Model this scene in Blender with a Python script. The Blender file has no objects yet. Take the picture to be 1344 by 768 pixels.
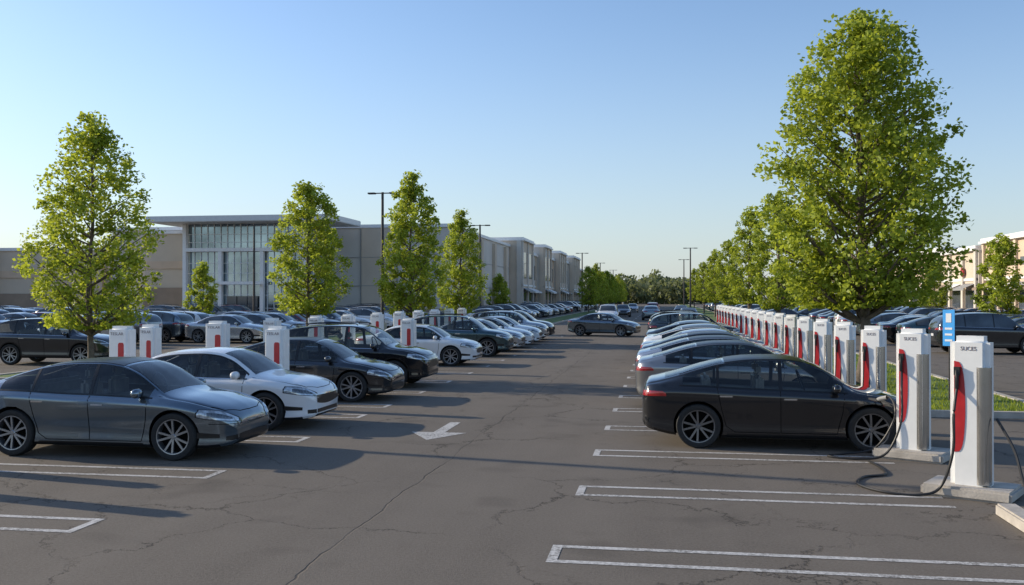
import bpy, bmesh, math, random
import numpy as np
from mathutils import Vector, Matrix
from mathutils.bvhtree import BVHTree
random.seed(7)
rng = np.random.default_rng(7)
scene = bpy.context.scene
COL = scene.collection
R = math.radians

# ------------------------------------------------------------------ materials
def newmat(name):
    m = bpy.data.materials.new(name); m.use_nodes = True
    nt = m.node_tree
    b = nt.nodes['Principled BSDF']
    return m, nt, b

def nmath(nt, op, a, b=None, clamp=False):
    n = nt.nodes.new('ShaderNodeMath'); n.operation = op; n.use_clamp = clamp
    for i, v in enumerate((a, b)):
        if v is None: continue
        if isinstance(v, (int, float)): n.inputs[i].default_value = v
        else: nt.links.new(v, n.inputs[i])
    return n.outputs[0]

def nmix(nt, f, a, b, mode='MIX'):
    n = nt.nodes.new('ShaderNodeMix'); n.data_type = 'RGBA'; n.blend_type = mode
    for i, v in ((0, f), (6, a), (7, b)):
        if isinstance(v, (int, float)): n.inputs[i].default_value = v
        elif isinstance(v, tuple): n.inputs[i].default_value = (*v[:3], 1)
        else: nt.links.new(v, n.inputs[i])
    return n.outputs[2]

def nnoise(nt, vec, scale, detail=3, rough=.5):
    n = nt.nodes.new('ShaderNodeTexNoise'); n.inputs['Scale'].default_value = scale
    n.inputs['Detail'].default_value = detail; n.inputs['Roughness'].default_value = rough
    if vec is not None: nt.links.new(vec, n.inputs['Vector'])
    return n.outputs['Fac']

def nramp(nt, f, lo, hi):
    n = nt.nodes.new('ShaderNodeMapRange'); n.inputs[1].default_value = lo; n.inputs[2].default_value = hi
    nt.links.new(f, n.inputs[0]); return n.outputs[0]

def pmat(name, c, rough=.6, metal=0., coat=0., var=.12, scale=6., bump=0., spec=.5, coords='Object'):
    m, nt, b = newmat(name)
    tc = nt.nodes.new('ShaderNodeTexCoord')
    f = nnoise(nt, tc.outputs[coords], scale, 4)
    f = nramp(nt, f, .3, .7)
    c1 = tuple(max(0, x*(1-var)) for x in c); c2 = tuple(min(1, x*(1+var)) for x in c)
    nt.links.new(nmix(nt, f, c1, c2), b.inputs['Base Color'])
    b.inputs['Roughness'].default_value = rough
    b.inputs['Metallic'].default_value = metal
    b.inputs['Coat Weight'].default_value = coat
    b.inputs['Coat Roughness'].default_value = .02
    b.inputs['Specular IOR Level'].default_value = spec
    if bump:
        bn = nt.nodes.new('ShaderNodeBump'); bn.inputs['Strength'].default_value = bump
        bn.inputs['Distance'].default_value = .02
        f2 = nnoise(nt, tc.outputs[coords], scale*6, 4)
        nt.links.new(f2, bn.inputs['Height']); nt.links.new(bn.outputs[0], b.inputs['Normal'])
    return m

def asphalt_mat():
    m, nt, b = newmat('asphalt')
    tc = nt.nodes.new('ShaderNodeTexCoord'); o = tc.outputs['Object']
    sep = nt.nodes.new('ShaderNodeSeparateXYZ'); nt.links.new(o, sep.inputs[0])
    big = nramp(nt, nnoise(nt, o, .12, 5, .6), .3, .7)
    mid = nramp(nt, nnoise(nt, o, 1.1, 5, .65), .3, .7)
    fine = nramp(nt, nnoise(nt, o, 34, 5, .85), .36, .66)
    mp = nt.nodes.new('ShaderNodeMapping'); mp.inputs['Scale'].default_value = (1.0, .04, 1)
    nt.links.new(o, mp.inputs[0])
    streak = nramp(nt, nnoise(nt, mp.outputs[0], .9, 4), .35, .65)
    col = nmix(nt, big, (.105, .089, .073), (.156, .134, .110))
    col = nmix(nt, nmath(nt, 'MULTIPLY', mid, .6), col, (.084, .071, .058))
    col = nmix(nt, nmath(nt, 'MULTIPLY', streak, .45), col, (.180, .156, .130))
    col = nmix(nt, nmath(nt, 'MULTIPLY', fine, .65), col, (.235, .206, .172))
    dn = nt.nodes.new('ShaderNodeTexNoise'); dn.inputs['Scale'].default_value = .8; dn.inputs['Detail'].default_value = 7
    dn.inputs['Roughness'].default_value = .7
    nt.links.new(o, dn.inputs['Vector'])
    vm = nt.nodes.new('ShaderNodeVectorMath'); vm.operation = 'SCALE'; vm.inputs['Scale'].default_value = 1.5
    nt.links.new(dn.outputs['Color'], vm.inputs[0])
    va = nt.nodes.new('ShaderNodeVectorMath'); nt.links.new(o, va.inputs[0]); nt.links.new(vm.outputs[0], va.inputs[1])
    cr = None
    for sc, lo_, hi_, mk_, st in ((.36, .0015, .006, .38, .85), (.8, .001, .006, .50, .6)):
        vo = nt.nodes.new('ShaderNodeTexVoronoi'); vo.feature = 'DISTANCE_TO_EDGE'; vo.inputs['Scale'].default_value = sc
        nt.links.new(va.outputs[0], vo.inputs['Vector'])
        c_ = nmath(nt, 'SUBTRACT', 1, nramp(nt, vo.outputs['Distance'], lo_, hi_), True)
        msk = nramp(nt, nnoise(nt, o, .35 if sc < .5 else .22, 3), mk_, mk_+.12)
        c_ = nmath(nt, 'MULTIPLY', nmath(nt, 'MULTIPLY', c_, msk, True), st)
        cr = c_ if cr is None else nmath(nt, 'MAXIMUM', cr, c_)
    wob = nmath(nt, 'MULTIPLY', nnoise(nt, o, 1.2, 4), .22)
    sx = nmath(nt, 'ADD', sep.outputs[0], wob)
    brk = nramp(nt, nnoise(nt, o, .9, 4), .36, .6)
    for xs in (-3.1, -12.0, 9.5, 14.0):
        s = nmath(nt, 'ABSOLUTE', nmath(nt, 'SUBTRACT', sx, xs + .08))
        s = nmath(nt, 'SUBTRACT', 1, nramp(nt, s, .004, .015), True)
        cr = nmath(nt, 'MAXIMUM', cr, nmath(nt, 'MULTIPLY', s, nmath(nt, 'ADD', nmath(nt, 'MULTIPLY', brk, .55), .2)))
    col = nmix(nt, nmath(nt, 'MULTIPLY', cr, .8), col, (.026, .022, .019))
    st = nramp(nt, nnoise(nt, o, .75, 2), .60, .72)
    col = nmix(nt, nmath(nt, 'MULTIPLY', st, .35, True), col, (.062, .053, .044))
    nt.links.new(col, b.inputs['Base Color'])
    b.inputs['Roughness'].default_value = .88
    b.inputs['Specular IOR Level'].default_value = .2
    bn = nt.nodes.new('ShaderNodeBump'); bn.inputs['Strength'].default_value = .7; bn.inputs['Distance'].default_value = .009
    h = nmath(nt, 'SUBTRACT', nnoise(nt, o, 55, 4, .75), nmath(nt, 'MULTIPLY', cr, 1.5))
    nt.links.new(h, bn.inputs['Height']); nt.links.new(bn.outputs[0], b.inputs['Normal'])
    return m

def paintline_mat():
    m, nt, b = newmat('road_paint')
    tc = nt.nodes.new('ShaderNodeTexCoord'); o = tc.outputs['Object']
    w = nramp(nt, nnoise(nt, o, 20, 6, .8), .42, .58)
    w2 = nramp(nt, nnoise(nt, o, 1.2, 3), .35, .7)
    f = nmath(nt, 'MULTIPLY', w, nmath(nt, 'ADD', w2, .4), True)
    nt.links.new(nmix(nt, f, (.60, .58, .55), (.19, .175, .155)), b.inputs['Base Color'])
    b.inputs['Roughness'].default_value = .7
    return m

def leaf_mat(name, dark, light):
    m, nt, b = newmat(name)
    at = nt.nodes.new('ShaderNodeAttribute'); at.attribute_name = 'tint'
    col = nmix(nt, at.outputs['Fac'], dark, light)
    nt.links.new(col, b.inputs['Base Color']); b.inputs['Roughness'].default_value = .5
    b.inputs['Specular IOR Level'].default_value = .3
    tr = nt.nodes.new('ShaderNodeBsdfTranslucent')
    nt.links.new(nmix(nt, .5, col, (light[0]*1.4, light[1]*1.3, light[2]*.6)), tr.inputs[0])
    ms = nt.nodes.new('ShaderNodeMixShader'); ms.inputs[0].default_value = .5
    nt.links.new(b.outputs[0], ms.inputs[1]); nt.links.new(tr.outputs[0], ms.inputs[2])
    nt.links.new(ms.outputs[0], nt.nodes['Material Output'].inputs[0])
    return m

def clear_glass():
    m, nt, b = newmat('clear_glass')
    tc = nt.nodes.new('ShaderNodeTexCoord')
    f = nramp(nt, nnoise(nt, tc.outputs['Object'], 1.5, 2), .3, .7)
    t = nt.nodes.new('ShaderNodeBsdfTransparent'); nt.links.new(nmix(nt, f, (.78, .82, .81), (.82, .86, .84)), t.inputs[0])
    g = nt.nodes.new('ShaderNodeBsdfGlossy'); g.inputs['Roughness'].default_value = .02; g.inputs['Color'].default_value = (1, 1, 1, 1)
    fr = nt.nodes.new('ShaderNodeFresnel'); fr.inputs['IOR'].default_value = 1.6
    ms = nt.nodes.new('ShaderNodeMixShader'); nt.links.new(fr.outputs[0], ms.inputs[0])
    nt.links.new(t.outputs[0], ms.inputs[1]); nt.links.new(g.outputs[0], ms.inputs[2])
    nt.links.new(ms.outputs[0], nt.nodes['Material Output'].inputs[0])
    return m

M = {}
M['asphalt'] = asphalt_mat()
M['line'] = paintline_mat()
M['clear_glass'] = clear_glass()
M['earth'] = pmat('earth', (.13, .13, .08), .9, var=.3, scale=.05)
M['grass'] = pmat('grass', (.10, .15, .03), .9, var=.35, scale=3, bump=.6)
M['concrete'] = pmat('concrete', (.44, .40, .35), .8, var=.18, scale=5, bump=.3)
M['stucco_light'] = pmat('stucco_light', (.60, .555, .49), .85, var=.07, scale=.4)
M['stucco_beige'] = pmat('stucco_beige', (.60, .50, .39), .85, var=.07, scale=.4)
M['stucco_brown'] = pmat('stucco_brown', (.30, .225, .165), .85, var=.12, scale=.8)
M['stucco_tan'] = pmat('stucco_tan', (.62, .47, .34), .85, var=.1, scale=.6)
M['brick_red'] = pmat('brick_red', (.46, .29, .21), .85, var=.2, scale=3)
M['trim_white'] = pmat('trim_white', (.80, .79, .77), .5, var=.05)
M['trim_grey'] = pmat('trim_grey', (.30, .30, .29), .5, var=.08)
M['roof_metal'] = pmat('roof_metal', (.62, .62, .62), .4, metal=.1, var=.05)
M['facade_glass'] = pmat('facade_glass', (.34, .42, .46), .07, metal=.8, var=.45, scale=.3)
M['dark_glass'] = pmat('dark_glass', (.07, .08, .09), .06, var=.3, scale=.6, spec=.9)
M['car_glass'] = pmat('car_glass', (.10, .115, .125), .03, metal=.55, var=.35, scale=1.5, spec=.8)
M['black_trim'] = pmat('black_trim', (.012, .012, .013), .3, var=.2)
M['cavity'] = pmat('wheel_well', (.006, .006, .006), .95, var=.2, spec=.1)
M['interior'] = pmat('interior', (.13, .12, .11), .7, var=.2, spec=.3)
M['seat'] = pmat('seat_leather', (.30, .28, .25), .5, var=.15)
M['tyre'] = pmat('tyre_rubber', (.018, .018, .018), .8, var=.25, scale=14)
M['rim_grey'] = pmat('rim_alloy', (.36, .37, .39), .3, metal=.85, var=.08)
M['rim_dark'] = pmat('rim_dark_alloy', (.20, .20, .21), .3, metal=.85, var=.08)
M['chrome'] = pmat('chrome', (.6, .6, .62), .15, metal=1., var=.03)
M['lamp_clear'] = pmat('lamp_clear', (.50, .54, .58), .08, metal=.45, coat=1., var=.5, scale=18)
M['lamp_inner'] = pmat('lamp_inner', (.12, .13, .14), .15, metal=.6, coat=1., var=.5, scale=30)
M['lamp_red'] = pmat('lamp_red', (.35, .012, .012), .15, coat=1., var=.3, scale=14)
M['plate'] = pmat('plate_white', (.55, .56, .58), .5, var=.1, scale=30)
M['charger_white'] = pmat('charger_white', (.85, .85, .83), .32, coat=.3, var=.03)
M['charger_red'] = pmat('charger_red', (.48, .018, .024), .4, coat=.2, var=.15)
M['charger_steel'] = pmat('charger_steel', (.56, .55, .53), .2, metal=.95, var=.1, scale=3)
M['text_grey'] = pmat('text_grey', (.24, .19, .19), .5)
M['rubber'] = pmat('cable_rubber', (.015, .015, .016), .5, var=.2)
M['pole'] = pmat('lamp_post_metal', (.05, .045, .042), .5, metal=.3, var=.15)
M['bark'] = pmat('bark', (.14, .11, .085), .9, var=.35, scale=9, bump=.8)
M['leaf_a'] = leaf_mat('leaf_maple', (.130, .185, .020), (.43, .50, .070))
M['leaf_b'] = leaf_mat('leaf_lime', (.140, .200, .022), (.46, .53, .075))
M['leaf_far'] = leaf_mat('leaf_wood', (.10, .125, .075), (.19, .22, .12))
M['blue'] = pmat('sign_blue', (.06, .38, .85), .4, var=.06)
M['sign_white'] = pmat('sign_white', (.8, .8, .8), .5, var=.03)
M['sign_red'] = pmat('sign_red', (.42, .03, .04), .5, var=.05)

PAINT = {}
def paint(name, c, metal=.4, rough=.28):
    if name not in PAINT:
        PAINT[name] = pmat('paint_'+name, c, rough, metal=metal, coat=1., var=.05, scale=2)
    return PAINT[name]
paint('slate', (.17, .215, .255), .85, .2); paint('black', (.014, .015, .018), .3, .12); paint('white', (.78, .79, .80), .0, .3)
paint('graphite', (.060, .068, .078), .85, .18); paint('silver', (.54, .56, .58), .75, .26); paint('navy', (.03, .065, .13), .7, .2)
paint('red', (.28, .025, .02), .2); paint('pewter', (.33, .335, .34), .8); paint('teal', (.05, .105, .125), .7, .2); paint('beige', (.38, .34, .28), .5)

# ------------------------------------------------------------------ mesh helpers
class MB:
    def __init__(s): s.v = []; s.f = []; s.m = []
    def add(s, vs, fs, mi=0):
        o = len(s.v); s.v.extend([tuple(v) for v in vs]); s.f.extend([tuple(i+o for i in f) for f in fs]); s.m.extend([mi]*len(fs))
    def box(s, x0, y0, z0, x1, y1, z1, mi=0):
        vs = [(x, y, z) for z in (z0, z1) for y in (y0, y1) for x in (x0, x1)]
        s.add(vs, [(0, 2, 3, 1), (4, 5, 7, 6), (0, 1, 5, 4), (2, 6, 7, 3), (0, 4, 6, 2), (1, 3, 7, 5)], mi)
    def lathe(s, prof, n=32, axis='z', c=(0, 0, 0), mi=0, closed=False):
        vs = []; k = len(prof)
        for i in range(n):
            a = 2*math.pi*i/n
            for r, h in prof:
                if axis == 'z': p = (r*math.cos(a), r*math.sin(a), h)
                else: p = (r*math.cos(a), h, r*math.sin(a))
                vs.append((p[0]+c[0], p[1]+c[1], p[2]+c[2]))
        fs = []
        for i in range(n):
            j = (i+1) % n
            for q in range(k-1 if not closed else k):
                q2 = (q+1) % k
                fs.append((i*k+q, j*k+q, j*k+q2, i*k+q2))
        s.add(vs, fs, mi)
    def mesh(s, name, mats, smooth=False, bevel=0, seg=2, angle=35):
        me = bpy.data.meshes.new(name); me.from_pydata(s.v, [], s.f)
        for m in mats: me.materials.append(M[m] if isinstance(m, str) else m)
        for p, mi in zip(me.polygons, s.m): p.material_index = mi
        bm = bmesh.new(); bm.from_mesh(me)
        bmesh.ops.recalc_face_normals(bm, faces=bm.faces)
        if bevel:
            bmesh.ops.bevel(bm, geom=list(bm.edges), offset=bevel, segments=seg, affect='EDGES', clamp_overlap=True)
        bm.to_mesh(me); bm.free()
        if smooth or bevel: sm(me, angle)
        return me

def sm(me, angle=35):
    me.polygons.foreach_set('use_smooth', [True]*len(me.polygons))
    try: me.set_sharp_from_angle(angle=R(angle))
    except Exception: pass

def obj(name, me, parent=None, loc=(0, 0, 0), rot=(0, 0, 0), scale=(1, 1, 1)):
    o = bpy.data.objects.new(name, me); COL.objects.link(o)
    o.location = loc; o.rotation_euler = rot; o.scale = scale
    if parent: o.parent = parent
    return o
def empty(name, loc=(0, 0, 0), rz=0, scale=1.):
    o = bpy.data.objects.new(name, None); COL.objects.link(o); o.empty_display_size = .3
    o.location = loc; o.rotation_euler = (0, 0, rz); o.scale = (scale,)*3 if isinstance(scale, (int, float)) else scale
    return o
def tag(o, label, cat, group=None):
    o['label'] = label; o['category'] = cat
    if group: o['group'] = group
    return o
def structure(o, label, cat):
    tag(o, label, cat); o['kind'] = 'structure'; return o

def tube(pts, r, n=8, sub=5):
    P = [Vector(p) for p in pts]; out = []
    for i in range(len(P)-1):
        p0 = P[max(i-1, 0)]; p1 = P[i]; p2 = P[i+1]; p3 = P[min(i+2, len(P)-1)]
        for k in range(sub):
            t = k/sub
            out.append(.5*((2*p1)+(p2-p0)*t+(2*p0-5*p1+4*p2-p3)*t*t+(3*p1-p0-3*p2+p3)*t**3))
    out.append(P[-1])
    vs = []; fs = []; m = len(out)
    up = Vector((0.13, .21, 1)).normalized()
    for i, p in enumerate(out):
        d = (out[min(i+1, m-1)]-out[max(i-1, 0)]).normalized()
        a = d.cross(up)
        if a.length < .05: a = d.cross(Vector((1, 0, 0)))
        a.normalize(); b = d.cross(a)
        rr = r[i*len(r)//m] if isinstance(r, (list, tuple)) else r
        for k in range(n):
            t = 2*math.pi*k/n
            vs.append(p+a*math.cos(t)*rr+b*math.sin(t)*rr)
    for i in range(m-1):
        for k in range(n):
            fs.append((i*n+k, i*n+(k+1) % n, (i+1)*n+(k+1) % n, (i+1)*n+k))
    return vs, fs

def text_mesh(s, size, matname, ext=.002):
    cu = bpy.data.curves.new('t', 'FONT'); cu.body = s; cu.size = size; cu.extrude = ext
    cu.align_x = 'CENTER'; cu.align_y = 'CENTER'
    o = bpy.data.objects.new('t', cu); COL.objects.link(o)
    bpy.context.view_layer.update()
    me = bpy.data.meshes.new_from_object(o.evaluated_get(bpy.context.evaluated_depsgraph_get()))
    bpy.data.objects.remove(o); me.materials.clear(); me.materials.append(M[matname]); me.name = 'lettering'
    return me

# ------------------------------------------------------------------ cars
def pchip(xs, ys):
    xs = np.array(xs, float); ys = np.array(ys, float)
    h = np.diff(xs); d = np.diff(ys)/h; m = np.zeros(len(xs))
    for i in range(1, len(xs)-1):
        if d[i-1]*d[i] > 0:
            w1 = 2*h[i]+h[i-1]; w2 = h[i]+2*h[i-1]; m[i] = (w1+w2)/(w1/d[i-1]+w2/d[i])
    m[0] = d[0]; m[-1] = d[-1]
    def f(x):
        x = min(max(x, xs[0]), xs[-1]); i = min(max(int(np.searchsorted(xs, x))-1, 0), len(xs)-2)
        t = (x-xs[i])/h[i]
        return float((2*t**3-3*t*t+1)*ys[i]+(t**3-2*t*t+t)*h[i]*m[i]+(-2*t**3+3*t*t)*ys[i+1]+(t**3-t*t)*h[i]*m[i+1])
    return f

KX = [-2.30, -2.27, -2.20, -2.05, -1.75, -1.35, -.95, -.45, 0, .32, .60, .95, 1.15, 1.30, 1.60, 1.90, 2.10, 2.22, 2.28, 2.30]
KW = [.60, .70, .79, .86, .905, .925, .92, .915, .915, .915, .917, .92, .925, .925, .91, .865, .79, .69, .60, .55]
KWT = [.50, .58, .66, .69, .67, .64, .61, .60, .605, .60, .615, .67, .72, .75, .74, .69, .62, .53, .46, .42]
KINDS = {
 'sedan': dict(zt=[.82, .97, 1.055, 1.09, 1.165, 1.285, 1.38, 1.437, 1.445, 1.41, 1.32, 1.12, 1.00, .955, .91, .84, .77, .69, .62, .58],
               zs=[.74, .86, .925, .955, .97, .965, .95, .93, .92, .91, .90, .89, .88, .87, .83, .76, .69, .61, .55, .51],
               zb=[.40, .34, .28, .24, .19, .17, .17, .17, .17, .17, .17, .17, .17, .17, .17, .175, .19, .21, .25, .28],
               wr=.35, roofx=.42, cowl=1.13, rwx0=-.95, rwx1=-1.92, dlo=(-1.62, .98), H=1.445),
 'notch': dict(zt=[.82, .96, 1.02, 1.045, 1.07, 1.20, 1.36, 1.43, 1.445, 1.42, 1.34, 1.14, 1.02, .985, .945, .885, .82, .74, .67, .63],
               zs=[.76, .88, .94, .965, .975, .965, .95, .93, .92, .91, .91, .90, .895, .89, .86, .80, .74, .66, .60, .56],
               zb=[.40, .34, .28, .24, .19, .18, .18, .18, .18, .18, .18, .18, .18, .18, .18, .185, .20, .22, .25, .28],
               wr=.345, roofx=.42, cowl=1.13, rwx0=-.98, rwx1=-1.62, dlo=(-1.38, .98), H=1.445),
 'suv': dict(zt=[.95, 1.10, 1.26, 1.42, 1.555, 1.62, 1.65, 1.665, 1.66, 1.63, 1.53, 1.29, 1.15, 1.10, 1.065, 1.01, .94, .85, .77, .72],
             zs=[.88, 1.00, 1.05, 1.07, 1.075, 1.07, 1.06, 1.05, 1.04, 1.03, 1.025, 1.02, 1.01, 1.005, .98, .92, .85, .76, .69, .65],
             zb=[.48, .42, .36, .30, .26, .24, .24, .24, .24, .24, .24, .24, .24, .24, .24, .245, .26, .28, .32, .35],
             wr=.37, roofx=.38, cowl=1.13, rwx0=-1.98, rwx1=-2.19, dlo=(-1.88, .98), H=1.66),
}
SX = .95

def catm(P, sub):
    out = []
    for i in range(len(P)-1):
        p0 = P[max(i-1, 0)]; p1 = P[i]; p2 = P[i+1]; p3 = P[min(i+2, len(P)-1)]
        for k in range(sub):
            t = k/sub
            out.append(tuple(.5*(2*b+(c-a)*t+(2*a-5*b+4*c-d)*t*t+(3*b-a-3*c+d)*t**3) for a, b, c, d in zip(p0, p1, p2, p3)))
    out.append(P[-1]); return out

def car_template(kind, nx=84, sub=4, grille='slim', rim='rim_grey'):
    K = KINDS[kind]; kx = [x*SX for x in KX]
    W = pchip(kx, KW); WT0 = pchip(kx, KWT); ZT = pchip(kx, K['zt']); ZS = pchip(kx, K['zs']); ZB = pchip(kx, K['zb'])
    WT = (lambda x: WT0(x)*(1.05 if x < .9*SX else 1.0)) if kind == 'suv' else WT0
    h = 2.30*SX; rings = []
    hi = nx > 50
    for i in range(nx+1):
        t = i/nx; x = h*(-.6*math.cos(math.pi*t)+.4*(2*t-1))
        w, wt, zt, zs, zb = W(x), WT(x), ZT(x), ZS(x), ZB(x)
        cr = .055; ze = max(zt-cr, zs+.012)
        hh = zs-zb
        P = [(0, zb), (.80*w, zb), (.93*w, zb+.035), (.955*w, zb+.12*hh), (.950*w, zb+.34*hh), (.984*w, zb+.66*hh), (1.0*w, zs-.085), (.964*w, zs-.022),
             (.93*w, zs+.012) if ze-zs > .1 else (.93*w, zs+.3*(ze-zs)),
             ((.93*w)*.5+wt*.5+.018, zs+.5*(ze-zs)+.01), (wt+.012, ze-.012), (wt*.93, ze+.014), (wt*.6, zt-.014), (0, zt)]
        half = catm(P, sub)
        ring = [(x, y, z) for y, z in half]+[(x, -y, z) for y, z in reversed(half[1:-1])]
        rings.append(ring)
    n = len(rings[0]); vs = [v for r_ in rings for v in r_]; fs = []
    for i in range(nx):
        for k in range(n):
            fs.append((i*n+k, i*n+(k+1) % n, (i+1)*n+(k+1) % n, (i+1)*n+k))
    fs.append(tuple(range(n))); fs.append(tuple(nx*n+k for k in reversed(range(n))))
    bvh = BVHTree.FromPolygons(vs, fs)
    me = bpy.data.meshes.new('body_raw'); me.from_pydata(vs, [], fs)
    bm = bmesh.new(); bm.from_mesh(me); bmesh.ops.recalc_face_normals(bm, faces=bm.faces); bm.to_mesh(me); bm.free()
    tmp = bpy.data.objects.new('tmp', me); COL.objects.link(tmp)
    ax = (1.40*SX, -1.36*SX); wr = K['wr']; ra = wr+.04
    d0, d1 = K['dlo'][0]*SX, K['dlo'][1]*SX
    zlo = lambda x: ZS(x)+.028
    zhi = lambda x: ZT(x)-(.11 if kind == 'notch' else .062)
    segs = [(.0, d1), (-.97 if kind != 'suv' else -1.12, -.045), (d0, -1.17 if kind == 'suv' else -1.005)]
    cutters = []
    cb = MB()
    for a in ax:
        for s in (1, -1):
            nn = 40 if hi else 20
            vv = []
            for q in range(nn):
                t = 2*math.pi*q/nn
                vv.append((a+ra*math.cos(t), s*.52, wr+.01+ra*math.sin(t))); vv.append((a+ra*math.cos(t), s*1.3, wr+.01+ra*math.sin(t)))
            ff = [(2*q, 2*q+1, (2*q+3) % (2*nn), (2*q+2) % (2*nn)) for q in range(nn)]
            ff += [tuple(2*q for q in range(nn)), tuple(2*q+1 for q in range(nn))]
            cb.add(vv, ff)
    cutters.append(cb)
    def loft(cb, secs):
        m = len(secs[0]); vv = [p for s_ in secs for p in s_]; ff = []
        for i in range(len(secs)-1):
            for k in range(m): ff.append((i*m+k, i*m+(k+1) % m, (i+1)*m+(k+1) % m, (i+1)*m+k))
        ff.append(tuple(range(m))); ff.append(tuple((len(secs)-1)*m+k for k in reversed(range(m)))); cb.add(vv, ff)
    if hi:
        cs = MB()
        for a, b in segs:
            for s in (1, -1):
                xs = [x for x in np.linspace(a, b, 20) if zhi(x)-zlo(x) > .012]
                loft(cs, [[(x, s*.45, zlo(x)), (x, s*1.2, zlo(x)), (x, s*1.2, zhi(x)), (x, s*.45, zhi(x))] for x in xs])
        cutters.append(cs)
        ci = MB()
        xe = K['rwx1']*SX+.08 if kind != 'suv' else -1.95
        xs = np.linspace(xe, K['cowl']*SX-.06, 30); sec = []
        for x in xs:
            zl = ZS(min(x, .95))-.06+.002*math.sin(x*9); zu = max(ZT(x)-.045, zl+.03)
            yb = W(x)*.93-.075; yt = min(WT(x)-.045, yb)
            if zu-zl < .16: yt = yb = min(yt, yb)
            sec.append([(x, -yb, zl), (x, yb, zl), (x, yt, zu), (x, -yt, zu)])
        loft(ci, sec); cutters.append(ci)
        ct = MB()
        xs = np.linspace(K['roofx']*SX+.01, K['cowl']*SX-.01, 12)
        loft(ct, [[(x, -(WT(x)-.055), ZS(x)+.0), (x, WT(x)-.055, ZS(x)+.0), (x, WT(x)-.055, 2), (x, -(WT(x)-.055), 2)] for x in xs])
        if kind != 'suv':
            xs = np.linspace(K['rwx1']*SX+.01, K['rwx0']*SX-.01, 12); nn_ = len(xs)-1
            loft(ct, [[(x, -(WT(x)-.12+.05*i/nn_), ZS(x)+.03), (x, WT(x)-.12+.05*i/nn_, ZS(x)+.03), (x, WT(x)-.12+.05*i/nn_, 2), (x, -(WT(x)-.12+.05*i/nn_), 2)] for i, x in enumerate(xs)])
        else:
            ct.box(-2.6, -.55, 1.14, -1.8, .55, 1.44)
        cutters.append(ct)
    tmpo = []
    for cb in cutters:
        cut = bpy.data.objects.new('cut', cb.mesh('cut', ['cavity'])); COL.objects.link(cut); tmpo.append(cut)
        md = tmp.modifiers.new('b', 'BOOLEAN'); md.operation = 'DIFFERENCE'; md.object = cut; md.solver = 'EXACT'
    bpy.context.view_layer.update()
    body = bpy.data.meshes.new_from_object(tmp.evaluated_get(bpy.context.evaluated_depsgraph_get()))
    bpy.data.objects.remove(tmp)
    for c_ in tmpo: bpy.data.objects.remove(c_)
    body.name = 'car_body'; body.materials.clear()
    for m_ in (PAINT['white'], M['cavity'], M['black_trim'], M['interior']): body.materials.append(m_)
    for p in body.polygons:
        c = p.center; p.material_index = 0
        if c.z < ZB(c.x)+.055 and abs(c.x) < 2.0: p.material_index = 2
        if c.z < ZB(c.x)+.01: p.material_index = 2
        hit = bvh.find_nearest(c)
        if hit[0] is not None and hit[3] > .006:
            p.material_index = 3 if c.z > .75 else 1
        for a in ax:
            if math.hypot(c.x-a, c.z-wr-.01) < ra*1.003: p.material_index = 1
    sm(body, 28)
    parts = []   # (name, mesh, loc, rotz, parent_idx)
    def P_(name, me, loc=(0, 0, 0), rz=0, par=-1): parts.append((name, me, loc, rz, par)); return len(parts)-1
    P_('body', body)

    def ray(o, d, off):
        hit, nor, _, _ = bvh.ray_cast(Vector(o), Vector(d).normalized())
        if hit is None: return None
        if nor.dot(Vector(d)) > 0: nor = -nor
        return hit+nor*off
    def addgrid(b_, rows):
        vs = []; fs = []; nr = len(rows); nc = len(rows[0])
        for r_ in rows: vs.extend([tuple(p) for p in r_])
        for i in range(nr-1):
            for j in range(nc-1): fs.append((i*nc+j, i*nc+j+1, (i+1)*nc+j+1, (i+1)*nc+j))
        b_.add(vs, fs)
    def gridmesh(name, rows, mat):
        b_ = MB(); addgrid(b_, rows); return b_.mesh(name, [mat], smooth=True, angle=50)
    def side_rows(x0, x1, zlo, zhi, side, off, nxx, nz=6):
        rows = []
        for i in range(nxx+1):
            x = x0+(x1-x0)*i/nxx; a, b = zlo(x), zhi(x)
            if b < a: b = a+.001
            r_ = []
            for j in range(nz+1):
                p = ray((x, side*3, a+(b-a)*j/nz), (0, -side, 0), off)
                r_.append(p if p is not None else (rows[-1][j] if rows else Vector((x, side*.8, a))))
            rows.append(r_)
        return rows
    q = 1 if hi else .5
    GL = 'clear_glass' if hi else 'car_glass'
    for s in (1, -1):
        if hi:
            tb = MB()
            addgrid(tb, side_rows(d0-.05, d1+.05, lambda x: zlo(x)-.016, lambda x: zlo(x)+.001, s, .004, 40, 1))
            addgrid(tb, side_rows(d0-.05, d1+.05, lambda x: max(zhi(x), zlo(x)+.001)-.001, lambda x: max(zhi(x), zlo(x))+.024, s, .004, 40, 1))
            for a, b in ((-.05, .005), (segs[2][1]-.004, segs[1][0]+.004)):
                addgrid(tb, side_rows(a, b, zlo, zhi, s, .0045, 2, 6))
            P_('window_trim', tb.mesh('window_trim', ['black_trim'], smooth=True, angle=50))
        else:
            P_('window_trim', gridmesh('window_trim', side_rows(d0-.06, d1+.05, lambda x: zlo(x)-.012, lambda x: zhi(x)+.022, s, .003, 20), 'black_trim'))
        if grille == 'big':
            P_('chrome_strip', gridmesh('chrome_strip', side_rows(d0-.02, d1-.02, lambda x: zlo(x)-.020, lambda x: zlo(x)-.006, s, .009, int(30*q), 1), 'chrome'))
        for a, b in segs:
            P_('window', gridmesh('window', side_rows(a, b, lambda x: zlo(x)-.002, lambda x: zhi(x)+.002, s, .001 if hi else .007, int(18*q)), GL))
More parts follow.
